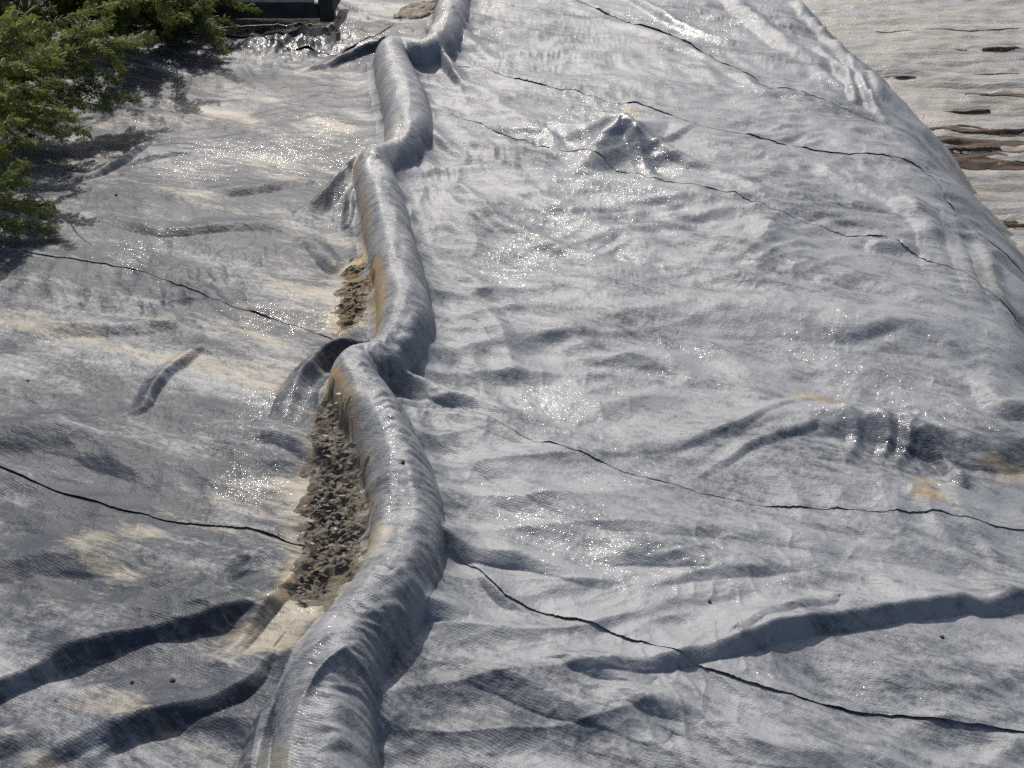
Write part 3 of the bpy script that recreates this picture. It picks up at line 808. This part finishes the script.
def flakes(poly, n, seed, label):
    rr = np.random.default_rng(seed)
    x0, y0 = poly.min(0); x1, y1 = poly.max(0)
    x = rr.uniform(x0, x1, n * 3); y = rr.uniform(y0, y1, n * 3)
    ok = poly_signed(poly, x, y) > .004
    x, y = x[ok][:n], y[ok][:n]
    z = surf_z(x, y) + .022
    V = []; F = []; T = []
    for i in range(len(x)):
        L = .003 + .011 * rr.uniform(0, 1) ** 2.5; W = L * rr.uniform(.25, .6); a = rr.normal(0, .5); h = L * .18
        ca, sa = math.cos(a), math.sin(a); ti = rr.normal(0, .45, 2)
        ring = [(-L, 0), (-.2 * L, W), (L, .2 * W), (.3 * L, -W)]
        o = len(V)
        for up in (0, 1):
            for u_, v_ in ring:
                V.append((x[i] + u_ * ca - v_ * sa, y[i] + u_ * sa + v_ * ca, z[i] + ti[0] * u_ + ti[1] * v_ + up * h)); T.append(rr.uniform(0, 1) if not up else T[-1])
        F += [(o + 4, o + 5, o + 6, o + 7)[::-1]] + [(o + k_, o + (k_ + 1) % 4, o + 4 + (k_ + 1) % 4, o + 4 + k_) for k_ in range(4)]
    return link('mud_flakes', mesh_np('mud_flakes', np.array(V), np.array(F), False, {'tone': ('FLOAT', np.array(T))}), M_FLAKE, label=label, cat='flakes', kind='stuff')
def flake_mat():
    k = NT('mud_flake')
    f = k.n('ShaderNodeAttribute', attribute_name='tone').outputs['Fac']
    n_ = k.n('ShaderNodeValToRGB'); k.l(f, n_.inputs[0])
    e = n_.color_ramp.elements
    e[0].position = 0; e[0].color = rgb(.03, .025, .02); e[1].position = 1; e[1].color = rgb(.27, .20, .12)
    m_ = e.new(.6); m_.color = rgb(.09, .075, .055)
    k.l(n_.outputs[0], k.b.inputs['Base Color']); k.b.inputs['Roughness'].default_value = .6
    return k.m
M_FLAKE = flake_mat()
flakes(MUD_POLY, 260, 5, 'loose mud crumbs and plant bits on the long mud deposit')
flakes(MUD2_POLY, 40, 6, 'loose mud crumbs on the small brown mud pocket')

def lump_mesh(name, r, seed, flat=0.6):
    bm = bmesh.new(); bmesh.ops.create_icosphere(bm, subdivisions=2, radius=r)
    rr = random.Random(seed); off = [rr.uniform(0, 50) for _ in range(3)]
    from mathutils import noise
    for v in bm.verts:
        k = 1 + 0.45 * noise.noise(v.co / r * 0.9 + Vector(off)) + .2 * noise.noise(v.co / r * 2.3 + Vector(off))
        v.co = v.co * k; v.co.z *= flat
    me = bpy.data.meshes.new(name); bm.to_mesh(me); bm.free()
    for p in me.polygons: p.use_smooth = True
    return me
CLODS = [(174, 686, .006, 'small dark clod on the pale strip between the two left folds'), (134, 689, .004, 'tiny dark crumb left of a clod between the two left folds'),
         (709, 605, .0045, 'tiny dark crumb above the long slack fold'), (942, 637, .0045, 'tiny dark crumb just below the long slack fold'),
         (117, 198, .007, 'dark crumb beside the short raised crease near the weeds'),
         (403, 461, .005, 'tiny dark crumb on top of the near roll'), (28, 381, .005, 'dark crumb left of the worm-like crease')]
for i, (px, py, r, lab) in enumerate(CLODS):
    c = unproj(px, py, 0.15 if px == 403 else 0.0)
    z = float(surf_z(np.array([c[0]]), np.array([c[1]]))[0])
    o = link('clod', lump_mesh('clod', r, 40 + i), M_CLOD, label=lab, cat='clod')
    o.location = (c[0], c[1], z + r * .25)

# soil heap in the gap at the top
c = unproj(418, 12)
link('soil_heap', patch_mesh('soil_heap', c[0], c[1], .15, .22, surf_z, .02, .008, 411, .1, (1, 1), .7, 9.0), mud_material('brown_soil', (.05, .035, .022), (.16, .11, .07), (.28, .21, .14), .3),
     label='small heap of brown soil left of the farthest roll', cat='soil')

# ------------------------------------------------------------------ timber frame at the top
def box_part(name, size, loc, mat, parent, bev=0.006, rot=(0, 0, 0)):
    bm = bmesh.new(); bmesh.ops.create_cube(bm, size=1)
    bmesh.ops.scale(bm, vec=size, verts=bm.verts)
    bmesh.ops.bevel(bm, geom=bm.edges[:], offset=bev, segments=2, affect='EDGES')
    me = bpy.data.meshes.new(name); bm.to_mesh(me); bm.free()
    o = link(name, me, mat, parent); o.location = loc; o.rotation_euler = rot
    return o
M_DARKWOOD = simple_mat('dark_timber', (0.020, 0.019, 0.022), (0.045, 0.042, 0.045), 14, 0.75, .3, .004)  # beams and post dark, top boards pale
M_PALEWOOD = simple_mat('pale_board', (0.36, 0.36, 0.33), (0.50, 0.49, 0.45), 18, 0.7, .3, .004)
tb = unproj(335, 20, 0.06)
frame = empty('timber_frame', (tb[0], tb[1], 0.025), 'dark timber frame with pale top board beside the weeds', 'frame')
box_part('side_beam', (1.5, .05, .085), (-.84, .03, .085), M_DARKWOOD, frame)
box_part('side_beam', (1.5, .05, .085), (-.84, .62, .085), M_DARKWOOD, frame)
box_part('end_post', (.085, .09, .16), (-.045, .03, .105), M_DARKWOOD, frame)
box_part('end_beam', (.05, .52, .085), (-.045, .335, .085), M_DARKWOOD, frame)
for j in range(4):
    box_part('top_board', (1.44, .13, .022), (-.84, .09 + j * .15, .1395), M_PALEWOOD, frame, .004)

# ------------------------------------------------------------------ weeds at the upper left
def leaf_mat(name, c1, c2):
    k = NT(name)
    tc = k.n('ShaderNodeTexCoord').outputs['Object']
    rnd = k.n('ShaderNodeAttribute', attribute_name='tone').outputs['Fac']
    f = k.math('ADD', k.math('MULTIPLY', k.noise(tc, 6, 3), .5), k.math('MULTIPLY', rnd, .6))
    c = k.mix(k.ramp(f, .2, .85), rgb(*c1), rgb(*c2))
    k.l(c, k.b.inputs['Base Color']); k.b.inputs['Roughness'].default_value = .5
    tr = k.n('ShaderNodeBsdfTranslucent'); k.l(c, tr.inputs[0])
    mx = k.n('ShaderNodeMixShader'); mx.inputs[0].default_value = .5
    k.l(k.b.outputs[0], mx.inputs[1]); k.l(tr.outputs[0], mx.inputs[2]); k.l(mx.outputs[0], k.out.inputs[0])
    return k.m
M_LEAF = leaf_mat('weed_leaf', (0.040, 0.066, 0.014), (0.235, 0.27, 0.06))
M_STEM = simple_mat('weed_stem', (0.10, 0.10, 0.04), (0.22, 0.20, 0.10), 30, .6)

def leaf_template():
    """pinnately lobed leaf, unit length along +X"""
    V = []; F = []
    def quad(base, tip, w):
        b = np.array(base); t = np.array(tip); d = t - b; n = np.array([-d[1], d[0], 0]) / (np.linalg.norm(d) + 1e-9) * w
        m = b + d * .55; i = len(V)
        V.extend([b, m + n + [0, 0, .02], t + [0, 0, -.03], m - n + [0, 0, .02]]); F.append((i, i + 1, i + 2, i + 3))
    quad((0, 0, 0), (.62, 0, .05), .035)
    quad((.5, 0, .05), (1, 0, 0), .085)
    for xx, L in ((.2, .26), (.38, .36), (.55, .34), (.7, .22)):
        for sgn in (-1, 1):
            quad((xx, 0, .04), (xx + L * .62, sgn * L, -.03 + .02 * sgn), .05)
    return np.array(V, float), np.array(F)
LT_V, LT_F = leaf_template()

def leaves_mesh(name, items):
    """items: (pos, direction, up, length, tone)"""
    n = len(items); nv = len(LT_V)
    V = np.zeros((n, nv, 3)); tone = np.zeros((n, nv))
    for i, (p, d, up, L, tn) in enumerate(items):
        d = d / (np.linalg.norm(d) + 1e-9); sdn = np.cross(up, d); sdn /= (np.linalg.norm(sdn) + 1e-9); u2 = np.cross(d, sdn)
        loc = LT_V * L
        droop = -0.25 * (LT_V[:, 0] ** 2) * L
        V[i] = p + loc[:, :1] * d + loc[:, 1:2] * sdn + (loc[:, 2:3] + droop[:, None]) * u2
        tone[i] = tn
    F = (LT_F[None] + (np.arange(n) * nv)[:, None, None]).reshape(-1, 4)
    return mesh_np(name, V.reshape(-1, 3), F, False, {'tone': ('FLOAT', tone.ravel())})

def tube_mesh_data(path, r0, r1, sides=5):
    path = np.array(path, float); n = len(path)
    V = []; F = []
    for i in range(n):
        d = path[min(i + 1, n - 1)] - path[max(i - 1, 0)]; d /= (np.linalg.norm(d) + 1e-9)
        a = np.cross(d, [0.3, 0.2, 1.0]); a /= (np.linalg.norm(a) + 1e-9); b = np.cross(d, a)
        r = r0 + (r1 - r0) * i / (n - 1)
        for k in range(sides):
            t = 2 * math.pi * k / sides
            V.append(path[i] + r * (math.cos(t) * a + math.sin(t) * b))
    for i in range(n - 1):
        for k in range(sides):
            F.append((i * sides + k, i * sides + (k + 1) % sides, (i + 1) * sides + (k + 1) % sides, (i + 1) * sides + k))
    return np.array(V), np.array(F)
def join_tubes(lst):
    Vs, Fs, o = [], [], 0
    for V, F in lst:
        Vs.append(V); Fs.append(F + o); o += len(V)
    return np.concatenate(Vs), np.concatenate(Fs)

def clothe(path, items, dens, L0, L1, start=.15):
    """leaves spiralling along a stem"""
    path = np.array(path, float)
    seg = np.linalg.norm(np.diff(path, axis=0), axis=1); cum = np.concatenate([[0], np.cumsum(seg)]); tot = cum[-1]
    n = int(tot * dens)
    ang = RNG.uniform(0, 6.28)
    for j in range(n):
        f = start + (1 - start) * ((j + RNG.uniform(0, .6)) / n) ** .72
        f = min(f, 1)
        s_ = f * tot; i = min(np.searchsorted(cum, s_, 'right') - 1, len(seg) - 1)
        p = path[i] + (path[i + 1] - path[i]) * ((s_ - cum[i]) / seg[i])
        d = (path[i + 1] - path[i]) / seg[i]
        ang += 2.4 + RNG.uniform(-.4, .4)
        a = np.cross(d, [0, 0, 1.0]); a /= (np.linalg.norm(a) + 1e-9); b = np.cross(a, d)
        out = math.cos(ang) * a + math.sin(ang) * b
        dirv = out * .8 + d * RNG.uniform(.35, .9) + np.array([0, 0, -.1])
        up = np.array([0, 0, 1.0]) + RNG.normal(0, .35, 3)
        items.append((p, dirv, up, (L0 + (L1 - L0) * f) * RNG.uniform(.7, 1.25), RNG.uniform(0, .7) + .3 * f))

def curve_path(a, b, sag, n=9):
    a = np.array(a, float); b = np.array(b, float)
    t = np.linspace(0, 1, n)[:, None]
    p = a + (b - a) * t
    p[:, 2] += sag * 4 * (t[:, 0] * (1 - t[:, 0]))
    p += RNG.normal(0, .006, p.shape) * np.minimum(t * 4, 1)
    return p

def plant(name, base, tips, label, dens, L0, L1, arch=.12, side=3, group='weeds along the left edge'):
    root = empty(name, base, label, 'weed', group)
    B = np.array(base, float)
    tubes = []; items = []
    for tip in tips:
        P = curve_path((0, 0, 0), np.array(tip) - B, arch * RNG.uniform(.6, 1.4))
        tubes.append(tube_mesh_data(P, .006, .002)); clothe(P, items, dens, L0, L1)
        for k in range(side):
            i = RNG.integers(3, 8); q = P[i]
            d = P[min(i + 1, 8)] - P[i - 1]; d /= np.linalg.norm(d)
            e = q + (d * .7 + RNG.normal(0, .55, 3)) * RNG.uniform(.10, .24)
            P2 = curve_path(q, e, .02, 6)
            tubes.append(tube_mesh_data(P2, .003, .0012, 4)); clothe(P2, items, dens * 1.3, L0 * .8, L1 * .8, .1)
    V, F = join_tubes(tubes)
    link('stem', mesh_np('stem', V, F), M_STEM, root)
    link('foliage', leaves_mesh('foliage', items), M_LEAF, root)
    return root
def gz_at(x, y): return float(surf_z(np.array([x]), np.array([y]))[0])
def tips_px(lst): return [unproj(a, b, z) for a, b, z in lst]
# the near leafy plant whose sprigs reach over the sheet
bx, by = unproj(-95, 150)[:2]
plant('leafy_weed', (bx, by, gz_at(bx, by)), tips_px([(106, 22, .42), (152, 36, .34), (140, 44, .34), (110, 74, .24), (92, 60, .28), (134, 97, .14), (110, 108, .12), (60, 20, .5), (85, 132, .10), (30, 70, .45), (40, 120, .3), (20, 30, .6), (60, 60, .4), (50, 95, .3), (10, 100, .4), (70, 110, .2), (0, 150, .3)]),
      'bright tipped leafy weed reaching its sprigs over the sheet', 190, .058, .038, .10, 5)
bx, by = unproj(-80, 250)[:2]
plant('leafy_weed', (bx, by, gz_at(bx, by)), tips_px([(48, 216, .08), (18, 226, .10), (14, 180, .16), (8, 150, .26), (22, 165, .12), (8, 196, .2), (-20, 130, .4)]),
      'low weed at the left edge with a drooping toothed sprig', 190, .058, .038, .08, 2)
# the dark mass behind
back = [(20, -10, .35, 'tall dark weed at the top left corner'), (70, 15, .35, 'dark bushy weed second from the top left corner'), (120, 20, .33, 'dark bushy weed in the middle of the row behind the sprigs'),
        (165, 22, .3, 'shaded bushy weed next to the timber frame row'), (182, 2, .22, 'small shaded weed touching the timber frame'), (0, 60, .4, 'tall weed rising at the left edge behind the sprigs'),
        (-60, 20, .4, 'leafy weed mostly cut off by the left edge')]
for px, py, hh, lab in back:
    c = unproj(px, py + 30, 0.0); c = c + np.array([0, .12, 0])
    n = 13 if hh > .2 else 3
    tips = [c + np.array([np.clip(RNG.normal(0, .2), -.4, .3), RNG.normal(-.02, .2), hh * 1.9 * RNG.uniform(.25, 1.15)]) for _ in range(n)]
    plant('bushy_weed', (c[0], c[1], gz_at(c[0], c[1])), tips, lab, 140, .066, .044, .06, 6)
# pale bare stalk leaning across the corner
P = curve_path(unproj(2, 42, .45), unproj(52, -12, .75), .01, 8); P = P
bse = unproj(-70, 100, 0.0)
P = np.concatenate([curve_path(bse, P[0], .02, 6)[:-1], P])
V, F = tube_mesh_data(P - bse, .005, .003, 6)
o = link('bare_stalk', mesh_np('bare_stalk', V, F), simple_mat('dry_stalk', (.30, .29, .18), (.40, .37, .26), 20, .6), label='pale bare stalk leaning across the top left corner', cat='stalk')
o.location = bse
